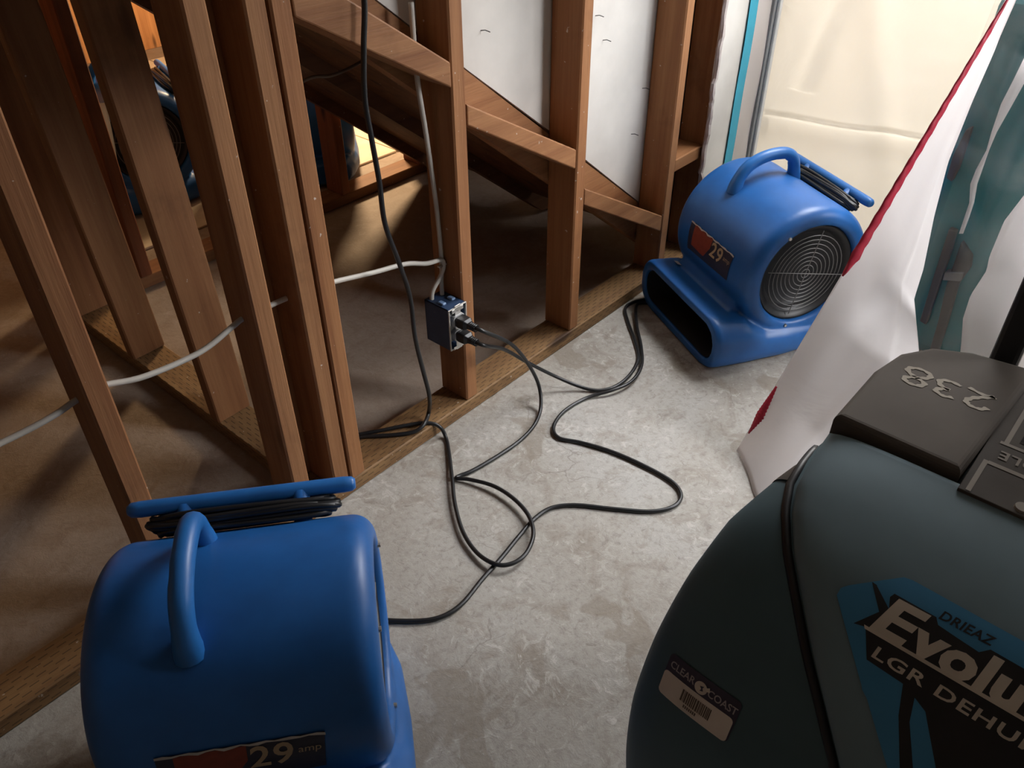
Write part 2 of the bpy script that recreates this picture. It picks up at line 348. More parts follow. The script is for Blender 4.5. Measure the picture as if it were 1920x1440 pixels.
# wall_inner: the stud wall that runs back from the corner
wi = struct(empty('wall_inner'), 'short stud wall running back from the corner')
bbox('sole_plate', -.45, -.361, W, 1.13, 0, T, M['treated_y'], wi)
for y, lean in ((.090, 0), (.388, .030), (.785, .036), (1.10, .02)):
    o = bbox('stud', -.45, -.361, y, y+T, T-.001, 1.035, M['wood_z'], wi, .0035); o.rotation_euler.y = -lean; o.location.x -= lean*.5; o.location.z += .0
# wall_far: studs on the far side of the stairs
we = struct(empty('wall_far'), 'stud wall on the far side of the stairs lit by a warm lamp')
bbox('sole_plate', -.35, 1.6, 1.168, 1.257, 0, T, M['wood_x'], we)
for x in (-.219, .565, .945): bbox('stud', x, x+T, 1.168, 1.257, T, 2.38, M['redwood'], we)
bbox('stud', -.45, -.361, 1.2, 1.238, 0, 2.38, M['wood_z'], we); bbox('stud', -.45, -.361, 1.26, 1.298, 0, 2.38, M['wood_z'], we)
# outermost room: lit boards and wall
wo = struct(empty('wall_outer'), 'orange plywood wall of the room beyond')
for i in range(6): bbox('panel', -2.2+i*1.2, -1.005+i*1.2, 3.6, 3.615, 0, 2.4, M['plyw'], wo, .002)
for i in range(12): bbox('stud', -2.0+i*.4064, -1.962+i*.4064, 3.51, 3.6, 0, 2.4, M['wood_z'], wo, .002)
fb = struct(empty('floor_covering'), 'cream floor boards in the bright room beyond')
for i in range(5):
    for j in range(3): bbox('floor_panel', -.2+i*.62, .415+i*.62, 1.40+j*.66, 2.055+j*.66, 0, .009, M['vinyl'], fb, .002)
# wall_right: doorway closed with plastic, then solid wall with an unseen opening added for the fill light
wr = struct(empty('wall_right'), 'end wall with a doorway closed by plastic sheeting')
for a in ((-3.5, -2.8, 0, 2.42), (-2.8, -1.66, 0, .95), (-2.8, -1.66, 2.1, 2.42)): bbox('panel', 1.32, 1.44, *a, M['paint'], wr, 0)
wn = struct(empty('fill_window'), 'unseen window frame added around the fill light in the end wall')
for a in ((-2.8, -2.75, .95, 2.1), (-1.71, -1.66, .95, 2.1), (-2.75, -1.71, .95, 1.0), (-2.75, -1.71, 2.05, 2.1)): bbox('fill_window_frame', 1.34, 1.42, *a, M['strip_white'], wn)
bbox('panel', 1.32, 1.44, -1.66, -.0, 2.1, 2.42, M['paint'], wr, 0)
bbox('door_rail', 1.345, 1.383, -.892, .0, 1.215, 1.253, M['wood_y'], wr); bbox('door_post', 1.33, 1.42, -1.66, -1.62, 0, 2.1, M['wood_z'], wr); bbox('door_post', 1.36, 1.42, -.93, -.892, 0, 2.1, M['wood_z'], wr)
struct(bbox('light_block_wall', 1.44, 4.0, .0, .1, 0, 2.42, M['paint'], bev=0)); bbox('panel', 1.02, 3.4, 1.262, 1.275, 0, 2.4, M['drywall'], we, 0)  # partition and drywall panel added out of view to stop light leaking in
struct(bbox('wall_neighbour', 4.0, 4.1, -3.5, 3.4, 0, 2.42, M['paint'], bev=0))
# corner trim beside the doorway
tr = struct(empty('trim_1'), 'grey and white corner strip beside the plastic doorway')
bbox('trim_strip', 1.288, 1.316, -.024, -.0138, 0, 2.4, M['strip_grey'], tr, .001); bbox('trim_edge', 1.304, 1.322, -.034, -.0242, 0, 2.4, M['strip_white'], tr, .002)
# ------------------------------------------------------------------ staircase
st = empty('staircase', (.5, .6, 0)); tag(st, 'dark wooden staircase seen from underneath, its stringers sloping behind the studs', 'staircase')
zb = lambda x: .768-.772*x
for y in (.0897, .575, 1.115):
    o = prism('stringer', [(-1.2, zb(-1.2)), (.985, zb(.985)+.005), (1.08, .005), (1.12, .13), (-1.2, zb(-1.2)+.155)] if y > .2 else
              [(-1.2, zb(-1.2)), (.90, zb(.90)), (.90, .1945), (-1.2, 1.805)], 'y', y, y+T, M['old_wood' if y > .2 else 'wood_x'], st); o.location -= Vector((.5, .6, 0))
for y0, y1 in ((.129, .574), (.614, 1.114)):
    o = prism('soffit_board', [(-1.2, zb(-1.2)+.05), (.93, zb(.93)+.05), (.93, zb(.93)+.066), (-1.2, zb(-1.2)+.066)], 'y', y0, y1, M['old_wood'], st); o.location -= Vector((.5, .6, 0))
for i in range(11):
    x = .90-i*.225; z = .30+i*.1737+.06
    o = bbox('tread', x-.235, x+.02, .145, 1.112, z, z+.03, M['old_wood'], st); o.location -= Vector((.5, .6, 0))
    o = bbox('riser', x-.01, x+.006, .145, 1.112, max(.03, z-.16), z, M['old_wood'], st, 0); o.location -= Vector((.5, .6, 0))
# ------------------------------------------------------------------ plastic over the doorway, tape
def sheet(fn, nu, nv): 
    V = [fn(i/nu, j/nv) for j in range(nv+1) for i in range(nu+1)]
    F = [(j*(nu+1)+i, j*(nu+1)+i+1, (j+1)*(nu+1)+i+1, (j+1)*(nu+1)+i) for j in range(nv) for i in range(nu)]
    return V, F
def thick(o, t=.0004):
    md = o.modifiers.new('thickness', 'SOLIDIFY'); md.thickness = t; return o
def crease(d, w): return math.exp(-(d/w)**2)
def dp(u, v):
    y = -.012-.89*u; z = 1.23*v
    zc = .408+.078*(-y-.046); dz = z-zc
    x = 1.331+.010*math.sin(y*7+z*2)+.006*math.sin(z*9+y*3)+.004*math.sin(y*23+z*11)
    x += (-.010*crease(dz, .0065) + .008*crease(dz+.03, .04))*(1 if y < -.04 else 0)
    x += -.012*crease((y+.16)+.22*(z-.6), .03)*(z > .5)+.01*crease((y+.30)-.35*(z-.75), .05)
    return (x, y, z)
V, F = sheet(dp, 90, 260); o = obj('doorway_sheeting', V, F, M['poly_wall'], smooth=True)
tag(o, 'cream translucent plastic sheeting closing the doorway behind the blue fan', 'plastic sheet'); thick(o)
V, F = sheet(lambda u, v: (1.165+.132*u, -.0150-.002*math.sin(v*40+u*5)-.0015*u, .01+2.3*v), 10, 60); o = obj('sheeting_margin', V, F, M['poly_white'], smooth=True)
tag(o, 'narrow milky strip of plastic stuck to the drywall between tape and corner', 'plastic sheet'); thick(o)
V, F = sheet(lambda u, v: (1.152+.048*u-.012*math.cos(v*3.0)*(1-v)+.0012*math.sin(v*30), -.0178-.0008*math.sin(v*50), .01+2.3*v), 3, 60); o = obj('painters_tape', V, F, M['tape'])
tag(o, 'turquoise blue painter\'s tape strip running down the drywall', 'tape'); thick(o, .0006)
# ------------------------------------------------------------------ air movers
FR, FYC, FZC = .1815, .256, .2426
def build_housing():
    hx = .190; e = .034; prof = []
    prof += [(-hx+.045, .0), (-hx+.045, .133), (-hx+.006, .136), (-hx, .144)]
    for k in range(7):
        a = math.radians(90*k/6); prof.append((-hx+e-e*math.cos(a), FR-e+e*math.sin(a)))
    prof += [(-x, r) for x, r in prof[::-1]]
    prof[0] = (prof[0][0], .001); prof[-1] = (prof[-1][0], .001)
    drum = lathe_x(prof, 64, (0, -FYC, FZC))
    secs = []
    for y, hw, z0, z1, rad in ((.0, .208, .004, .150, .062), (-.012, .216, .001, .152, .062), (-.04, .216, .0, .148, .06), (-.10, .214, .0, .138, .05), (-.155, .213, .0, .108, .048), (-.22, .212, .0, .100, .045), (-.32, .203, .0, .098, .045), (-.39, .180, .0, .095, .045), (-.425, .160, .008, .085, .04)):
        secs.append([Vector((a, y, b)) for a, b in rrect(hw, z0, z1, rad)])
    base = loft(secs)
    # concave ramp between snout and drum
    ramp_ = loft([[Vector((x, y, z)) for y, z in ((-.16, .10), (-.06, .125), (-.082, .16), (-.098, .19), (-.13, .20), (-.22, .2), (-.26, .1))] for x in (-.138, .138)])
    def mk(nm, d):
        return obj(nm, d[0], d[1], None)
    ob = mk('h_base', base); cut = mk('h_cut', loft([[Vector((a, y, b)) for a, b in rrect(hw, z0, z1, .045)] for y, hw, z0, z1 in ((.03, .190, .024, .128), (-.02, .188, .025, .126), (-.14, .165, .03, .115))]))
    md = ob.modifiers.new('b', 'BOOLEAN'); md.object = cut; md.operation = 'DIFFERENCE'; md.solver = 'EXACT'
    dg = bpy.context.evaluated_depsgraph_get(); me1 = bpy.data.meshes.new_from_object(ob.evaluated_get(dg))
    b1 = ([v.co.copy() for v in me1.vertices], [tuple(p.vertices) for p in me1.polygons])
    for q in (ob, cut): bpy.data.objects.remove(q)
    al = mk('h_all', join(b1, drum, ramp_)); md = al.modifiers.new('r', 'REMESH'); md.mode = 'VOXEL'; md.voxel_size = .0048; md.use_smooth_shade = True
    sm = al.modifiers.new('s', 'SMOOTH'); sm.factor = .5; sm.iterations = 7
    dg = bpy.context.evaluated_depsgraph_get(); me = bpy.data.meshes.new_from_object(al.evaluated_get(dg)); bpy.data.objects.remove(al)
    me.name = 'housing'; me.materials.clear(); me.materials.append(M['blue']); me.polygons.foreach_set('use_smooth', [True]*len(me.polygons)); return me
def drum_pt(u, a, off=0): return (u, -FYC+(FR+off)*math.cos(a), FZC+(FR+off)*math.sin(a))
def build_fan():
    root = empty('air_mover')
    objm('housing', build_housing(), None, root)
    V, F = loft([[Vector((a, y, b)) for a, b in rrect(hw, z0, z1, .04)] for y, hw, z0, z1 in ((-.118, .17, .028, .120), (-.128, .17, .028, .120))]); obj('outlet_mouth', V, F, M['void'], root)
    V, F = loft([[Vector((a, y, b)) for a, b in rrect(hw, z0, z1, .043)] for y, hw, z0, z1 in ((-.006, .1855, .0275, .1235), (-.03, .182, .029, .121), (-.125, .160, .034, .111))], False); obj('outlet_shade', V, F, M['void'], root, True)  # black sleeve put in to paint the shade inside the mouth
    for s in (-1, 1):
        xg = s*.172; c = (-FYC, FZC)
        prof = [(xg-s*.020, .02), (xg-s*.020, .112), (xg-s*.004, .118), (xg+s*.003, .129), (xg+s*.005, .133), (xg-s*.012, .134), (xg-s*.021, .1)]
        V, F = lathe_x(prof, 48, (0, -FYC, FZC)); g = obj('intake_ring', V, F, M['blackp'], root, True)
        V, F = [], []
        for k in range(9): V, F = join((V, F), ring_x(.012+.0118*k, .0011, xg+s*.003, c))
        for a in (12, 102):
            ca, sa = math.cos(math.radians(a)), math.sin(math.radians(a))
            V, F = join((V, F), tube([(xg+s*.0045, c[0]-.119*ca, c[1]-.119*sa), (xg+s*.0045, c[0]+.119*ca, c[1]+.119*sa)], .0012, 5))
        obj('wire_guard', V, F, M['wire'], g)
        for a in (55, 165, 285):
            ca, sa = math.cos(math.radians(a)), math.sin(math.radians(a)); v, f = lathe_x([(s*.184, .001), (s*.184, .005), (s*.193, .004), (s*.193, .001)], 8, (0, c[0]+.146*ca, c[1]+.146*sa)); obj('screw', v, f, M['zinc'], root)
    hxp = .048; H = []
    for y, z in ((-.158, .386), (-.160, .405), (-.170, .430), (-.188, .452), (-.215, .4665), (-.245, .474), (-.28, .4755), (-.305, .470), (-.322, .456), (-.330, .435), (-.334, .412), (-.338, .375)): H.append((hxp, y, z))
    H = catmull(H, 6); n = len(H)
    def rf(i, a):
        t = i/n; k = 1.0+.35*(1-min(1, min(t, 1-t)*6)); 
        # finger grooves on the underside
        if .34 < t < .80: k -= .14*max(0, -math.sin(a))*(1+math.sin((t-.34)/.46*2*math.pi*4))*.5
        return k
    V, F = tube(H, .0158, 14, rf=rf); obj('handle', V, F, M['blue_soft'], root, True)
    # cord bar behind the drum on two posts, the cord wound round the posts
    d = Vector((0, -.7, .714)).normalized(); ctr = Vector((0, -FYC, FZC)); bar = ctr+d*.228
    V, F = tube([bar+Vector((x, 0, 0)) for x in (-.168, -.163, -.15, 0, .15, .163, .168)], .0125, 12, rf=lambda i, a: (.6, .9, 1, 1, 1, .9, .6)[i]); b = obj('cord_bar', V, F, M['blue_soft'], root, True)
    for x in (-.085, .085): V, F = tube([ctr+d*.17+Vector((x, 0, 0)), bar+Vector((x, 0, 0))], .014, 10); obj('bar_post', V, F, M['blue'], b, True)
    t = Vector((0, d.z, -d.y)); P = []; rc = random.Random(5)
    for k in range(10):
        oz = .188+.0058*(k % 5)+rc.uniform(-.001, .001); ln = .120+.006*(k % 4)+rc.uniform(-.004, .008); hw = .016+.004*(k % 3)
        for q in range(14):
            a = 2*math.pi*q/14; P.append(ctr+d*(oz+.0016*math.sin(3*a+k))+Vector((ln*math.copysign(abs(math.cos(a))**.6, math.cos(a)), 0, 0))+t*(hw*math.sin(a)))
    V, F = tube(catmull(P, 3), .0046, 7); obj('wound_cord', V, F, M['black'], root, True)
    # worn label on the front of the drum
    A0 = math.radians(15.5)
    fn = lambda o_: (lambda u, v: drum_pt(-u, A0+v/FR, o_))
    decal('label', *poly2([(-.105, -.082), (.10, -.075), (.108, .0), (-.105, .0)]), fn(.0014), M['lab_navy'], root, .008)
    decal('label_patch', *poly2([(-.085, -.062), (-.02, -.066), (.006, -.03), (.008, -.003), (-.083, -.003)]), fn(.0018), M['lab_red'], root, .008)
    decal('label_print', *[(lambda V_, F_: ([(x+.006, y-.046) for x, y in V_], F_))(*text2d('29', .056, .12, .0009, 1.05))][0], fn(.0022), M['lab_gold'], root, .006)
    V_, F_ = text2d('amp', .018, .15); decal('label_print', [(x+.070, y-.030) for x, y in V_], F_, fn(.0022), M['lab_gold'], root, .006)
    pts = [(-.105+.0107*i, .0+.0012*math.sin(i*2.1)) for i in range(21)]; low = [(x, y-.0035-.0015*math.sin(i*1.7)) for i, (x, y) in enumerate(pts)]
    decal('label_torn_edge', *poly2(pts+low[::-1]), fn(.0024), M['lab_wear'], root)
    decal('spec_plate', *poly2([(-.012, 0), (.012, 0), (.012, .012), (-.012, .012)]), lambda u, v: (.13+u, -.06-v*1.2, .1535-.006*v/.012), M['lab_wear'], root)
    return root
def copy_tree(o, parent=None):
    c = o.copy(); COL.objects.link(c); c.parent = parent
    for ch in list(o.children): copy_tree(ch, c)
    return c
fan = build_fan()
def place(o, x, y, yaw, label, z=0):
    o.location = (x, y, z); o.rotation_euler = (0, 0, yaw-math.pi/2); tag(o, label, 'air mover', 'blue air movers drying the floor'); return o
place(fan, .6287, -.1972, 2.629, 'bright blue air mover in the corner beside the doorway sheeting, black intake guard in view')
place(copy_tree(fan), -.9753, -.5566, -2.2502, 'blue air mover by the open stud wall, shaded, its carrying handle seen from above')
place(copy_tree(fan), -.08, 1.86, math.radians(165), 'blue air mover beyond the inner stud wall, seen through the gaps between studs', .009)
place(copy_tree(fan), .80, 1.72, math.radians(57), 'blue air mover in the bright room beyond the stairs, under the sloping stringer', .009)
place(copy_tree(fan), -1.02, 1.30, .6, 'blue air mover beyond the single stud, only its side showing past it')
V, F = sheet(lambda u, v: (-.205+.085*u+.01*math.sin(v*4), 1.28+.02*math.sin(u*6+v*5)+.14*(1-v), .012+.52*v), 12, 26); o = obj('plastic_scrap', V, F, M['poly_clear2'], smooth=True); thick(o)
tag(o, 'scrap of grey translucent plastic hanging from the far stud wall beside a fan', 'plastic sheet')
# ------------------------------------------------------------------ dehumidifier
PROF = [(-.592, .0), (-.606, .06), (-.620, .15), (-.632, .26), (-.634, .36), (-.622, .45), (-.592, .53), (-.545, .592), (-.485, .636), (-.42, .664), (-.36, .680), (-.30, .688), (-.2, .69), (-.12, .688)]
CV = catmull([(x, z, 0) for x, z in PROF], 12)
CS = [0.0]
for a, b in zip(CV, CV[1:]): CS.append(CS[-1]+(b-a).length)
S0 = (Vector((PROF[1][0], PROF[1][1]))-Vector((PROF[0][0], PROF[0][1]))).length   # s is counted from the second point up
def prof(s):
    s += S0; i = 0
    while i < len(CS)-2 and CS[i+1] < s: i += 1
    k = (s-CS[i])/(CS[i+1]-CS[i]); p = CV[i].lerp(CV[i+1], k); t = (CV[min(i+2, len(CV)-1)]-CV[max(i-1, 0)]).normalized()
    return p.x, p.y, -t.y, t.x       # x, z, normal x, normal z (outward)
DY = -1.17
def lerp_tab(tab, s):
    if s <= tab[0][0]: return tab[0][1]
    for (a, p), (b, q) in zip(tab, tab[1:]):
        if s <= b: return p+(q-p)*(s-a)/(b-a)
    return tab[-1][1]
HW = [(-.06, .285), (.1, .295), (.24, .302), (.35, .305), (.45, .302), (.55, .296), (.64, .287), (.70, .272), (.75, .258), (.80, .250), (.85, .236), (.91, .212), (.97, .17), (1.1, .14)]
SEAM = [(.38, .03), (.42, .052), (.4676, .077), (.5103, .110), (.5488, .142), (.594, .177), (.6288, .204), (.67, .228), (.7036, .240), (.7473, .2445), (.80, .246)]
def dsurf(y, s, off=0.0, k=.055):
    x, z, nx, nz = prof(s); e = min(1, abs(y-DY)/lerp_tab(HW, s)); d = -k*(1-(1-e**7)**(1/3.2))+off
    return Vector((x+nx*d, y, z+nz*d))
dh = empty('dehumidifier', (-.4, DY, 0)); tag(dh, 'dark teal moulded dehumidifier with a grey top marked 238 beside the plastic flap', 'dehumidifier')
def dob(o): o.location -= Vector((-.4, DY, 0)); return o
NS, NY = 64, 48; smax = CS[-1]-S0
secs = []
for j in range(NY+1):
    v = -1+2*j/NY; v = math.copysign(1-(1-abs(v))**1.7, v) if abs(v) < 1 else v
    row = []
    for i in range(NS+1):
        s = -S0+.001+(smax+S0-.002)*i/NS; row.append(dsurf(DY+v*lerp_tab(HW, s), s))
    back = [Vector((-.085, row[-1].y, .66)), Vector((-.075, row[-1].y, .4)), Vector((-.075, row[0].y, .0))]
    secs.append(row+back)
V, F = loft(secs); dob(obj('shell', V, F, M['shell'], dh, True))
# raised hood over the front, edge stepping down to the shell
def hood(off0, off1, s0, s1, seam_in, name, m):
    V, F = [], []; n, k = 70, 40
    def ring(s, off, w): return [dsurf(DY+(-1+2*j/k)*w, s, off) for j in range(k+1)]
    rows = []
    for i in range(n+1):
        s = s0+(s1-s0)*i/n; w = lerp_tab(SEAM, s)-seam_in
        ln = [dsurf(DY-w-.004, s, off0)]+[dsurf(DY+(-1+2*j/k)*w, s, off1-.005*(abs(-1+2*j/k)**14), .018) for j in range(k+1)]+[dsurf(DY+w+.004, s, off0)]
        rows.append(ln)
    e0 = [dsurf(p.y, s0-.006, off0) for p in rows[0]]; e1 = [dsurf(p.y, s1+.004, off0) for p in rows[-1]]
    rows = [e0]+rows+[e1]; mcol = len(rows[0])
    V = [p for r in rows for p in r]; F = [(a*mcol+b, a*mcol+b+1, (a+1)*mcol+b+1, (a+1)*mcol+b) for a in range(len(rows)-1) for b in range(mcol-1)]
    return dob(obj(name, V, F, m, dh, True))
hood(-.002, .013, .39, .782, .006, 'hood', M['hood'])
# black gasket lying in the seam
for sg in (-1, 1):
    P = [dsurf(DY+sg*(lerp_tab(SEAM, .39+.392*i/40)+.005), .39+.392*i/40, -.001) for i in range(41)]
    V, F = tube(P, .0052, 8); dob(obj('seam_gasket', V, F, M['blackp'], dh, True))
# grey shoulder and top: raised rim round a recessed instruction panel
for sg in (-1, 1):
    V, F = sheet(lambda u, v: dsurf(DY+sg*((lerp_tab(SEAM, .708+.08*v)+.010)*(1-u)+(lerp_tab(HW, .708+.08*v)+.0005)*u), .708+.08*v, .0022-.003*(u > .99)), 10, 8); dob(obj('shoulder_trim', V, F, M['grey'], dh, True))
def plan(inner):
    if not inner:
        L = [(-.334, .242), (-.22, .242), (-.165, .232), (-.126, .207), (-.104, .165), (-.094, .10), (-.09, 0)]
        return L+[(x, -y) for x, y in L[-2::-1]]
    L = [(-.40, .096), (-.20, .085), (-.16, .075), (-.145, .05), (-.14, 0)]
    return L+[(x, -y) for x, y in L[-2::-1]]
O, I = plan(False), plan(True)
def rim(name, pts, z0, z1, m, bev):
    bm = bmesh.new(); A = [bm.verts.new((x, DY+y, z0)) for x, y in pts]; B = [bm.verts.new((x, DY+y, z1)) for x, y in pts]; n = len(pts)
    bm.faces.new(A); top = bm.faces.new(B[::-1])
    for i in range(n): bm.faces.new((A[i], A[(i+1) % n], B[(i+1) % n], B[i]))
    bmesh.ops.recalc_face_normals(bm, faces=bm.faces)
    bmesh.ops.bevel(bm, geom=list(top.edges), offset=bev, segments=4, affect='EDGES', profile=.5)
    return dob(finish(name, bm, m, dh, True))
half = lambda sg: [(x, sg*y) for x, y in [(-.334, .242), (-.22, .242), (-.165, .232), (-.126, .207), (-.104, .165), (-.094, .10), (-.096, .092), (-.25, .100), (-.336, .104)]]
for sg in (1, -1):
    o = rim('top_cap', half(sg), .64, .7065, M['grey'], .008)
    o.data.polygons.foreach_set('use_smooth', [False]*len(o.data.polygons))
pn = rim('instruction_panel', [(-.354, .10), (-.10, .10), (-.10, -.10), (-.354, -.10)], .6, .6984, M['grey2'], .001)
# printed lines and lettering on the panel, read from the far side
zt = .6990
def flat(x0, x1, y0, y1, m, nm='panel_line', z=zt): 
    return dob(obj(nm, [(x0, y0, z), (x1, y0, z), (x1, y1, z), (x0, y1, z)], [(0, 1, 2, 3)], m, dh))
flat(-.352, -.292, -1.0815, -1.0765, M['line']); flat(-.297, -.291, -1.26, -1.0815, M['line'])
flat(-.254, -.249, -1.26, -1.0815, M['line']); flat(-.249, -.13, -1.0895, -1.0845, M['line'])
flat(-.240, -.13, -1.25, -1.098, M['blackp2'], 'panel_window', .6988)
V_, F_ = text2d('OLE', .021, 0, .0004, 1.1, 'RIGHT')
dob(decal('panel_print', V_, F_, lambda u, v: (-.2665-v, -1.0865+u, .6992), M['line'], dh))
V, F = lathe_x([(0, .001), (0, .008), (.003, .007), (.003, .001)], 16); V = [Vector((-.343+v.y, -1.128+v.z, .6980+v.x)) for v in V]; dob(obj('panel_button', V, F, M['line'], dh))
# hand painted 238
def stroke(pts, w=.0060):
    L = catmull([(a, b, 0) for a, b in pts], 6); V, F = [], []
    for i, p in enumerate(L):
        t = (L[min(i+1, len(L)-1)]-L[max(i-1, 0)]).normalized(); n = Vector((-t.y, t.x, 0))*w*.5*(1+.25*math.sin(i*1.3)); V += [p+n, p-n]
    F = [(2*i, 2*i+1, 2*i+3, 2*i+2) for i in range(len(L)-1)]; return V, F
DIG = [[(0, .040), (.006, .050), (.016, .050), (.021, .041), (.017, .028), (.008, .014), (.0, .004)], [(.0, .004), (.012, .008), (.026, .003)],
       [(.033, .048), (.042, .053), (.051, .046), (.047, .035), (.040, .031)], [(.040, .031), (.050, .027), (.053, .014), (.044, .006), (.033, .009)],
       [(.074, .032), (.064, .040), (.068, .053), (.079, .054), (.084, .044), (.076, .033), (.066, .024), (.064, .011), (.074, .004), (.085, .010), (.086, .022), (.076, .032)]]
V, F = join(*[stroke(d) for d in DIG])
dob(obj('painted_number', [Vector((-.183-v.y*.72, -1.054+v.x*1.10, .7071)) for v in V], F, M['chalk'], dh))
# carrying handle posts at the back
for sg in (1, -1):
    bx = bbox('handle_post', -.088, -.062, DY+sg*.132-.016, DY+sg*.132+.016, .45, 1.08, M['blackp'], dh, .006, 2); dob(bx)
bx = bbox('handle_grip', -.090, -.060, DY-.148, DY+.148, 1.07, 1.10, M['blackp'], dh, .008, 2); dob(bx)
# badge on the hood; u runs along the face (towards -y), v is the height along the curved face
HO = .0134
fh = lambda o_: (lambda u, v: dsurf(-u, v, HO+o_)-Vector((-.4, DY, 0)))
badge = [(1.0245, .611), (1.0245, .619), (1.029, .6245), (1.068, .657), (1.076, .6585), (1.270, .6525), (1.28, .648), (1.31, .615), (1.275, .55), (1.235, .497), (1.20, .46), (1.14, .46), (1.132, .497), (1.09, .5425), (1.082, .548), (1.080, .551), (1.0275, .6075)]
decal('badge', *poly2(badge), fh(.0006), M['lab_blue'], dh, .007, .03)
decal('badge_shape', *poly2([(1.060, .598), (1.0495, .5955), (1.064, .6165), (1.046, .6385), (1.051, .6378), (1.070, .6235), (1.066, .634), (1.068, .6385), (1.108, .6375), (1.112, .632), (1.150, .628), (1.157, .635), (1.31, .630), (1.29, .572), (1.235, .50), (1.205, .462), (1.195, .462), (1.175, .505), (1.135, .560), (1.112, .5705), (1.074, .573)]), fh(.0009), M['lab_black'], dh, .007, .03)
decal('badge_shape', *poly2([(1.109, .572), (1.122, .568), (1.128, .545), (1.150, .507), (1.190, .462), (1.172, .462), (1.141, .500), (1.118, .545)]), fh(.0009), M['lab_black'], dh, .007, .03)
V_, F_ = text2d('E', .052, .22, .0016); decal('badge_print', [(x*1.30+1.060, y+.5995) for x, y in V_], F_, fh(.0013), M['lab_cream'], dh, .006)
V_, F_ = text2d('volution', .047, .12, .0019, 1.04); decal('badge_print', [(x*1.16+1.099, y+.5985-x*.01) for x, y in V_], F_, fh(.0013), M['lab_cream'], dh, .006)
decal('badge_print', *poly2([(1.060, .5962), (1.30, .5932), (1.30, .5966), (1.058, .5995)]), fh(.0014), M['lab_cream'], dh, .006)
V_, F_ = text2d('LGR DEHUMIDIFIER', .0155, .08, .0003, 1.10); decal('badge_print', [(x*1.62+1.0745, y+.5775-x*.04) for x, y in V_], F_, fh(.0014), M['lab_cream'], dh, .005)
V_, F_ = text2d('DRIEAZ', .0125, .2, .0003, 1.05); decal('badge_print', [(x*1.05+1.109, y+.6375) for x, y in V_], F_, fh(.0014), M['lab_black'], dh, .005)
# asset sticker on the shell
fs = lambda o_: (lambda u, v: dsurf(-u, v, o_)-Vector((-.4, DY, 0)))
def rr2(u0, u1, v0, v1, r):
    return [(a+(u0+u1)/2, b) for a, b in rrect((u1-u0)/2, v0, v1, r, 4)]
decal('sticker', *poly2(rr2(.9025, .9925, .412, .466, .006)), fs(.0010), M['stickp'], dh, .006, .012)
decal('sticker_field', *poly2(rr2(.9025, .9905, .4115, .4435, .005)), fs(.0014), M['stick'], dh, .006, .012)
rb = random.Random(2); u = .930; BV, BF = [], []
while u < .966:
    w_ = rb.uniform(.0006, .0022); BV, BF = join((BV, BF), ([(u, .4225), (u+w_, .4225), (u+w_, .4375), (u, .4375)], [(0, 1, 2, 3)])); u += w_+rb.uniform(.0005, .0011)
decal('barcode', BV, BF, fs(.0018), M['bar'], dh)
BV, BF = [], []          # illegible row of small print under the bars
for k in range(7): BV, BF = join((BV, BF), ([(.936+k*.0024, .4165), (.9376+k*.0024, .4165), (.9376+k*.0024, .4205), (.936+k*.0024, .4205)], [(0, 1, 2, 3)]))
decal('sticker_print', BV, BF, fs(.0018), M['bar'], dh)
V_, F_ = text2d('CLEAR', .0125, 0, .0002); decal('sticker_print', [(x*.86+.9065, y+.4500) for x, y in V_], F_, fs(.0018), M['stickt'], dh)
V_, F_ = text2d('COAST', .0125, 0, .0002); decal('sticker_print', [(x*.86+.9555, y+.4490) for x, y in V_], F_, fs(.0018), M['stickt'], dh)
decal('sticker_emblem', *poly2([(.947+.0075*math.cos(a*.3142), .4525+.0075*math.sin(a*.3142)) for a in range(20)]), fs(.0019), M['stick'], dh)
decal('sticker_emblem', *poly2([(.9515, .4555), (.9560, .4590), (.9575, .4540), (.9535, .4525)]), fs(.0020), M['stick'], dh)
decal('sticker_emblem', *poly2([(.9455, .4545), (.950, .4562), (.9488, .4535), (.9505, .4505), (.9465, .4490), (.9478, .4518)]), fs(.0022), M['stickp'], dh)
# ------------------------------------------------------------------ plastic flap with the red zipper, clear film, teal case
FL0, FL1 = Vector((.31, -.575, .004)), Vector((.86, -.7125, .945))
rp = [(.0, at(1440, 985, 'z', .004)), (.16, at(1570, 860, 'x', .34)), (.33, at(1724, 715, 'x', .52)), (.40, at(1722, 650, 'x', .62)), (.50, at(1713, 560, 'x', .74)), (.57, at(1730, 505, 'x', .78)), (.68, at(1750, 406, 'x', .82)), (.79, at(1776, 305, 'x', .85)), (.89, at(1822, 190, 'x', .87)), (.96, at(1862, 100, 'x', .88)), (1.04, at(1905, -10, 'x', .90)), (1.7, Vector((1.31, -1.15, 2.09)))]
def rpt(t):
    for (a, p), (b, q) in zip(rp, rp[1:]):
        if t <= b: return p.lerp(q, (t-a)/(b-a))
    return rp[-1][1]
FN = Vector((-.52, -.82, .22))
def flap(u, v):      # v: 0 on the floor, 1.7 at the head of the doorway
    a = FL0.lerp(FL1, v) if v <= 1 else FL1.lerp(Vector((1.31, -.90, 2.09)), (v-1)/.7); b = rpt(v); p = a.lerp(b, u)
    k = math.sin(math.pi*min(1, u*1.2))
    d = .006*math.sin(u*7+v*3)*k+.002*math.sin(u*17-v*4)*u+.006*crease(u-.66-.1*v, .05)-.004*crease(u-.82+.1*v, .05)
    p = p+FN*d
    if v < .16: p = p+Vector((.02*math.sin(u*6), .0, 0))*(.16-v)
    p.z = max(p.z, .003); return p
V, F = sheet(lambda u, v: flap(u, v*1.7), 50, 150); o = obj('plastic_flap', V, F, M['poly_white'], smooth=True); thick(o)
tag(o, 'white plastic door flap pulled aside, red zipper tape along its edge', 'plastic sheet')
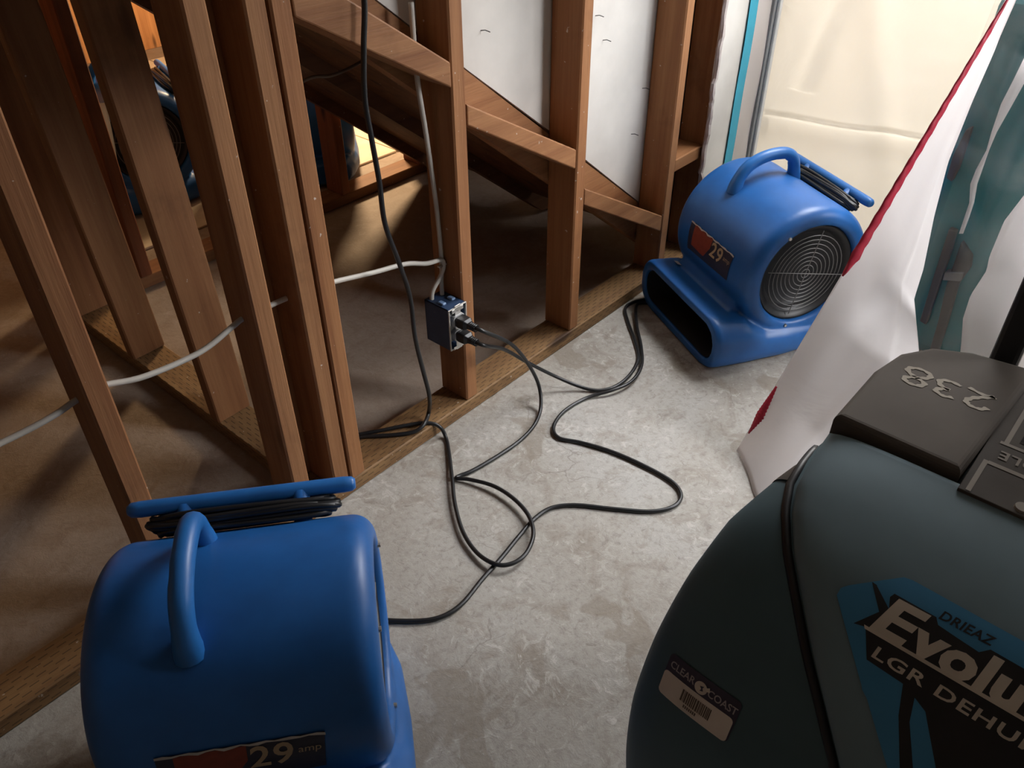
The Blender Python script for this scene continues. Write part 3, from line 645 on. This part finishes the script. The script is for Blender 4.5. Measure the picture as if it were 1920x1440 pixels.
def ztape(v0, v1, n=50):
    V, F = [], []
    for i in range(n+1):
        v = v0+(v1-v0)*i/n; q = flap(0, v); e = flap(.06, v)-q; e.normalize(); tp = min(1, (v-v0)/.05+.08, (v1-v)/.08+.12); w_ = .021*tp*(1+.12*math.sin(i*1.9))
        nn = FN.normalized(); V += [q-e*w_*.40+nn*.003, q-e*w_*.05+nn*(.004+.005*abs(math.sin(i*1.1))), q+e*w_*.65+nn*.006]
    F = [(3*i+k, 3*i+k+1, 3*i+k+4, 3*i+k+3) for i in range(n) for k in (0, 1)]; return V, F
for a, b in ((.415, .985), (.045, .16)):
    V, F = ztape(a, b); z_ = obj('zipper_tape', V, F, M['red'], o, True); thick(z_, .0008)
# second half of the door, hanging in front of the teal case on the right
lp = [(0, at(1796, 700, 'x', .72)), (.12, at(1801, 645, 'x', .72)), (.25, at(1803, 600, 'x', .72)), (.36, at(1816, 558, 'x', .72)), (.48, at(1845, 513, 'x', .72)), (.56, at(1850, 487, 'x', .72)), (.72, at(1877, 421, 'x', .72)), (.88, at(1920, 365, 'x', .72)), (1, at(1955, 315, 'x', .72))]
def rflap(u, v):
    v = -.2+2.0*v; vv = min(max(v, 0), 1)
    for (a, p), (b, q) in zip(lp, lp[1:]):
        if vv <= b: break
    p = p.lerp(q, (vv-a)/(b-a))+Vector((.02*math.sin(u*8+vv*2)+.10*u, -.42*u, .02*u))
    if v < 0: p = p.lerp(Vector((p.x, p.y, .003)), -v/.2)
    if v > 1: p = p.lerp(Vector((1.31, -1.22-.36*u, 2.09)), (v-1)/.8)
    return p
V, F = sheet(rflap, 30, 80); o2 = obj('plastic_flap', V, F, M['poly_white'], smooth=True); thick(o2)
tag(o2, 'loose white plastic sheet with a wavy edge hanging before the teal case', 'plastic sheet')
def film(u, v):      # hangs down the face of the case and lies over its top
    l = 1.2*v; z = min(.02+l, .912); p = Vector((.945+.04*max(0, min(1, (z-.8)/.11))+max(0, l-.892)*.8, -.66-.40*u, z)); k = 1-max(0, min(1, (l-.75)/.14))*.8
    p.x += k*(.010*math.sin(u*11+z*2.6)+.006*math.sin(u*23-z*8)+.008*math.sin(z*4.4)); p.z += (1-k)*.004*(1+math.sin(u*14+l*9)); return p
V, F = sheet(film, 70, 140); o3 = obj('clear_film', V, F, M['poly_clear'], smooth=True)
tag(o3, 'wrinkled clear plastic film draped over the teal case', 'plastic sheet')
RB = [(1935, 105, 26), (1912, 150, 24), (1888, 195, 22), (1864, 248, 10), (1852, 282, 5), (1836, 318, 12), (1826, 345, 13), (1822, 380, 9), (1812, 410, 9), (1802, 438, 8)]
V, F = [], []
for x, y, w_ in RB:
    for s in (-.5, .5): p = at(x+s*w_, y, 'x', .918); V.append(p)
F = [(2*i, 2*i+1, 2*i+3, 2*i+2) for i in range(len(RB)-1)]; q = obj('fold', V, F, M['poly_white'], o3, True); thick(q, .0006)
tc_ = empty('equipment_case', (1.1, -.9, 0)); tag(tc_, 'teal equipment case with dark bars standing behind the clear plastic film', 'equipment case')
def tco(o): o.location -= Vector((1.1, -.9, 0)); return o
tco(bbox('body', .985, 1.26, -1.06, -.66, .0, .90, M['teal'], tc_, .035, 4))
def on_case(pts, nm, m, t=.016):
    P = [at(x, y, 'x', .983) for x, y in pts]; return tco(prism(nm, [(p.y, p.z) for p in P], 'x', .983-t, .992, m, tc_, .003))
on_case([(1783, 425), (1797, 430), (1786, 470), (1765, 530), (1740, 605), (1728, 598), (1752, 520)], 'bar', M['grey2'])
on_case([(1806, 450), (1825, 478), (1822, 500), (1800, 530), (1780, 600), (1757, 672), (1740, 672), (1762, 600), (1778, 530)], 'bar', M['grey2'])
on_case([(1815, 240), (1826, 236), (1812, 280), (1800, 315), (1788, 338), (1778, 330), (1790, 290)], 'bar', M['grey2'])
on_case([(1776, 505), (1812, 505), (1806, 522), (1772, 520)], 'clamp', M['wire'], .022)
# ------------------------------------------------------------------ outlet box, cables, cords
ob = empty('outlet_box', (-.028, .03, .275)); tag(ob, 'blue electrical box with a duplex receptacle nailed to the stud', 'outlet box')
def obo(o): o.location -= Vector((-.028, .03, .275)); return o
x0, x1, y0, y1, z0, z1 = -.0555, -.0005, -.010, .066, .222, .330
obo(bbox('box_side', x0, x0+.0035, y0, y1, z0, z1, M['boxblue'], ob, .0012)); obo(bbox('box_side', x1-.0035, x1, y0, y1, z0, z1, M['boxblue'], ob, .0012))
obo(bbox('box_back', x0, x1, y1-.004, y1, z0, z1, M['boxblue'], ob, .0012)); obo(bbox('box_bottom', x0, x1, y0, y1, z0, z0+.0035, M['boxblue'], ob, .0012)); obo(bbox('box_top', x0, x1, y0, y1, z1-.0035, z1, M['boxblue'], ob, .0012))
for x in (-.043, -.014): obo(bbox('cable_clamp', x-.006, x+.006, .012, .030, z1-.001, z1+.005, M['clampb'], ob, .002))
V, F = tube([(x0+.001, y0-.001, z0+.001), (x1-.001, y0-.001, z0+.001), (x1-.001, y0-.001, z1-.001), (x0+.001, y0-.001, z1-.001)], .0022, 4, True); obo(obj('box_rim', V, F, M['white_cable'], ob))
obo(bbox('yoke', -.037, -.019, -.0125, -.0105, z0-.004, z1+.004, M['zinc'], ob, .0006)); obo(bbox('yoke_ear', -.046, -.010, -.0125, -.0108, z1-.013, z1-.003, M['zinc'], ob, .0006)); obo(bbox('yoke_ear', -.046, -.010, -.0125, -.0108, z0-.002, z0+.006, M['zinc'], ob, .0006))
obo(bbox('receptacle', -.044, -.012, -.004, .02, .238, .314, M['outlet'], ob, .002))
for z in (.295, .257):
    V, F = loft([[Vector((-.028+a, y, z+b)) for a, b in rrect(.017, -.0145, .0145, .009)] for y in (-.003, -.0155)]); obo(obj('receptacle_face', V, F, M['outlet'], ob))
def cord(name, pts, label, cat='cord', r=.0046, m='black', group=None, n=9, ns=10, root=None):
    V, F = tube(catmull(pts, n), r, ns); o = obj(name, V, F, M[m], root, True)
    if label: tag(o, label, cat, group)
    return o
def plug(parent, z):
    c = Vector((-.028, 0, z))
    V, F = loft([[c+Vector((a*k, y, b*k)) for a, b in rrect(.0145, -.0125, .0125, .005)] for y, k in ((-.0158, .92), (-.022, 1), (-.040, .95), (-.047, .62), (-.058, .5), (-.066, .36))]); o = obj('plug', V, F, M['black'], parent)
    for k in range(4):
        V, F = tube([c+Vector((.008*math.cos(a), -.052-.005*k, .008*math.sin(a))) for a in [i*math.pi/5 for i in range(10)]], .0016, 5, True); obj('strain_ridge', V, F, M['black'], o)
zf = .0052
def onfloor(L, z=zf): return [at(x, y, 'z', z) for x, y in L]
# upper plug: down to the floor, a loop, and away behind the corner studs
P1 = [(-.028, -.060, .295), (-.022, -.085, .292)]+[at(958, 645, 'z', .225), at(990, 682, 'z', .135), at(1010, 722, 'z', .055), at(1014, 762, 'z', .014)]
P1 += onfloor([(1003, 795), (975, 826), (930, 857), (885, 883), (862, 892)])+[at(856, 897, 'z', .007), at(880, 899, 'z', .010)]+onfloor([(925, 911), (962, 934), (990, 965)], .014)+onfloor([(1000, 1000), (988, 1035), (962, 1056), (930, 1058)], .015)+onfloor([(895, 1037), (868, 997), (853, 945), (848, 900)], .010)+onfloor([(842, 850), (836, 820)])
P1 += [at(824, 800, 'y', -.012), at(800, 795, 'y', .012)+Vector((0, 0, .004)), at(765, 797, 'z', .044), at(720, 806, 'z', .0435), at(676, 814, 'z', .0435), at(636, 822, 'z', .0435)]
c1 = cord('power_cord', P1, 'black power cord from the upper plug, looped on the floor, ending behind the corner studs', group='black power cords'); plug(c1, .295)
P2 = [(-.028, -.060, .257), (-.020, -.085, .253), at(945, 655, 'z', .190), at(990, 680, 'z', .110), at(1040, 705, 'z', .045), at(1085, 724, 'z', .014)]+onfloor([(1120, 732), (1155, 724), (1183, 700), (1197, 670), (1190, 638), (1178, 605), (1172, 580)])+[at(1184, 568, 'z', .0052), at(1215, 560, 'z', .0052)]
c2 = cord('power_cord', P2, 'black power cord from the lower plug to the bright blue fan', group='black power cords'); plug(c2, .257)
P3 = onfloor([(1240, 575), (1210, 568)])+[at(1193, 574, 'z', .012), at(1194, 610, 'z', .010), at(1202, 650, 'z', .009)]+onfloor([(1203, 685), (1185, 714), (1150, 731)], .0145)+onfloor([(1100, 746), (1058, 771), (1038, 800), (1048, 821), (1090, 830), (1150, 848), (1215, 877), (1262, 905), (1277, 930), (1262, 950), (1220, 959), (1150, 954), (1080, 947), (1035, 952), (1003, 972), (975, 1003), (940, 1046), (905, 1085), (870, 1128), (838, 1152), (800, 1163), (742, 1164), (690, 1160)])
cord('power_cord', P3, 'long black power cord winding over the concrete between the two blue fans', group='black power cords')
hy = -.018
_t0 = at(683, 0, 'y', hy); P4 = [_t0+Vector((.012, 0, 1.40)), _t0+Vector((.008, 0, .9)), _t0+Vector((.004, 0, .5)), _t0+Vector((.002, 0, .25)), _t0+Vector((0, 0, .1))]+[at(x, y, 'y', hy) for x, y in ((683, 0), (682, 90), (684, 185), (697, 262), (711, 340), (722, 420), (748, 492), (769, 558), (778, 630), (792, 690), (805, 742))]+[at(804, 772, 'z', .06), at(795, 795, 'z', .0535), at(775, 810, 'z', .045), at(730, 816, 'z', .0435), at(676, 819, 'z', .0435), at(640, 826, 'z', .0435)]
cord('power_cord', P4, 'black power cord hanging down in front of the stud wall', group='black power cords', r=.0050)
# white building cable through the studs and into the box
cy_ = .045; zc_ = .505
NMr = .0052
CB = [(-1.9, cy_, .50), (-1.21, cy_, .500), (-.9, .04, .497), (-.806, cy_, .504), (-.768, cy_, .508), (-.70, cy_-.006, .492), (-.60, cy_-.008, .488), (-.53, cy_-.002, .501), (-.505, cy_, .506), (-.467, cy_, .506), (-.41, cy_, .505), (-.328, cy_, .497)]
CB += [at(700, 511, 'y', .05), at(760, 495, 'y', .05), at(800, 494, 'y', .05), Vector((-.012, .048, .418)), Vector((-.008, .046, .400)), Vector((-.018, .05, .375)), Vector((-.040, .053, .348)), Vector((-.044, .053, .320))]
cord('building_cable', CB, 'white building cable threaded through the studs and bent down into the outlet box', 'cable', NMr, 'white_cable', 'white building cables')
CBv = [Vector((-.045, .047, .95)), Vector((-.044, .047, .82)), Vector((-.028, .050, .70)), Vector((-.014, .051, .56)), Vector((-.008, .052, .46)), Vector((-.008, .052, .40)), Vector((-.012, .052, .36)), Vector((-.014, .050, .32))]
cord('building_cable', CBv, 'white building cable dropping from the sloping block down the stud to the box', 'cable', NMr, 'white_cable', 'white building cables')
cord('building_cable', [Vector((-.42, .20, .78)), Vector((-.30, .19, .795)), at(575, 149, 'y', .20), at(620, 142, 'y', .20), at(655, 128, 'y', .20), at(690, 108, 'y', .20), at(740, 80, 'y', .16), at(770, 40, 'y', .14)], 'thin brown cable sagging under the stair stringer', 'cable', .0032, 'bar')
bbox_st = bbox('cable_staple', -.022, .001, .044, .052, .402, .406, M['zinc'], None, .0008); tag(bbox_st, 'small metal staple holding the cables to the stud', 'staple')
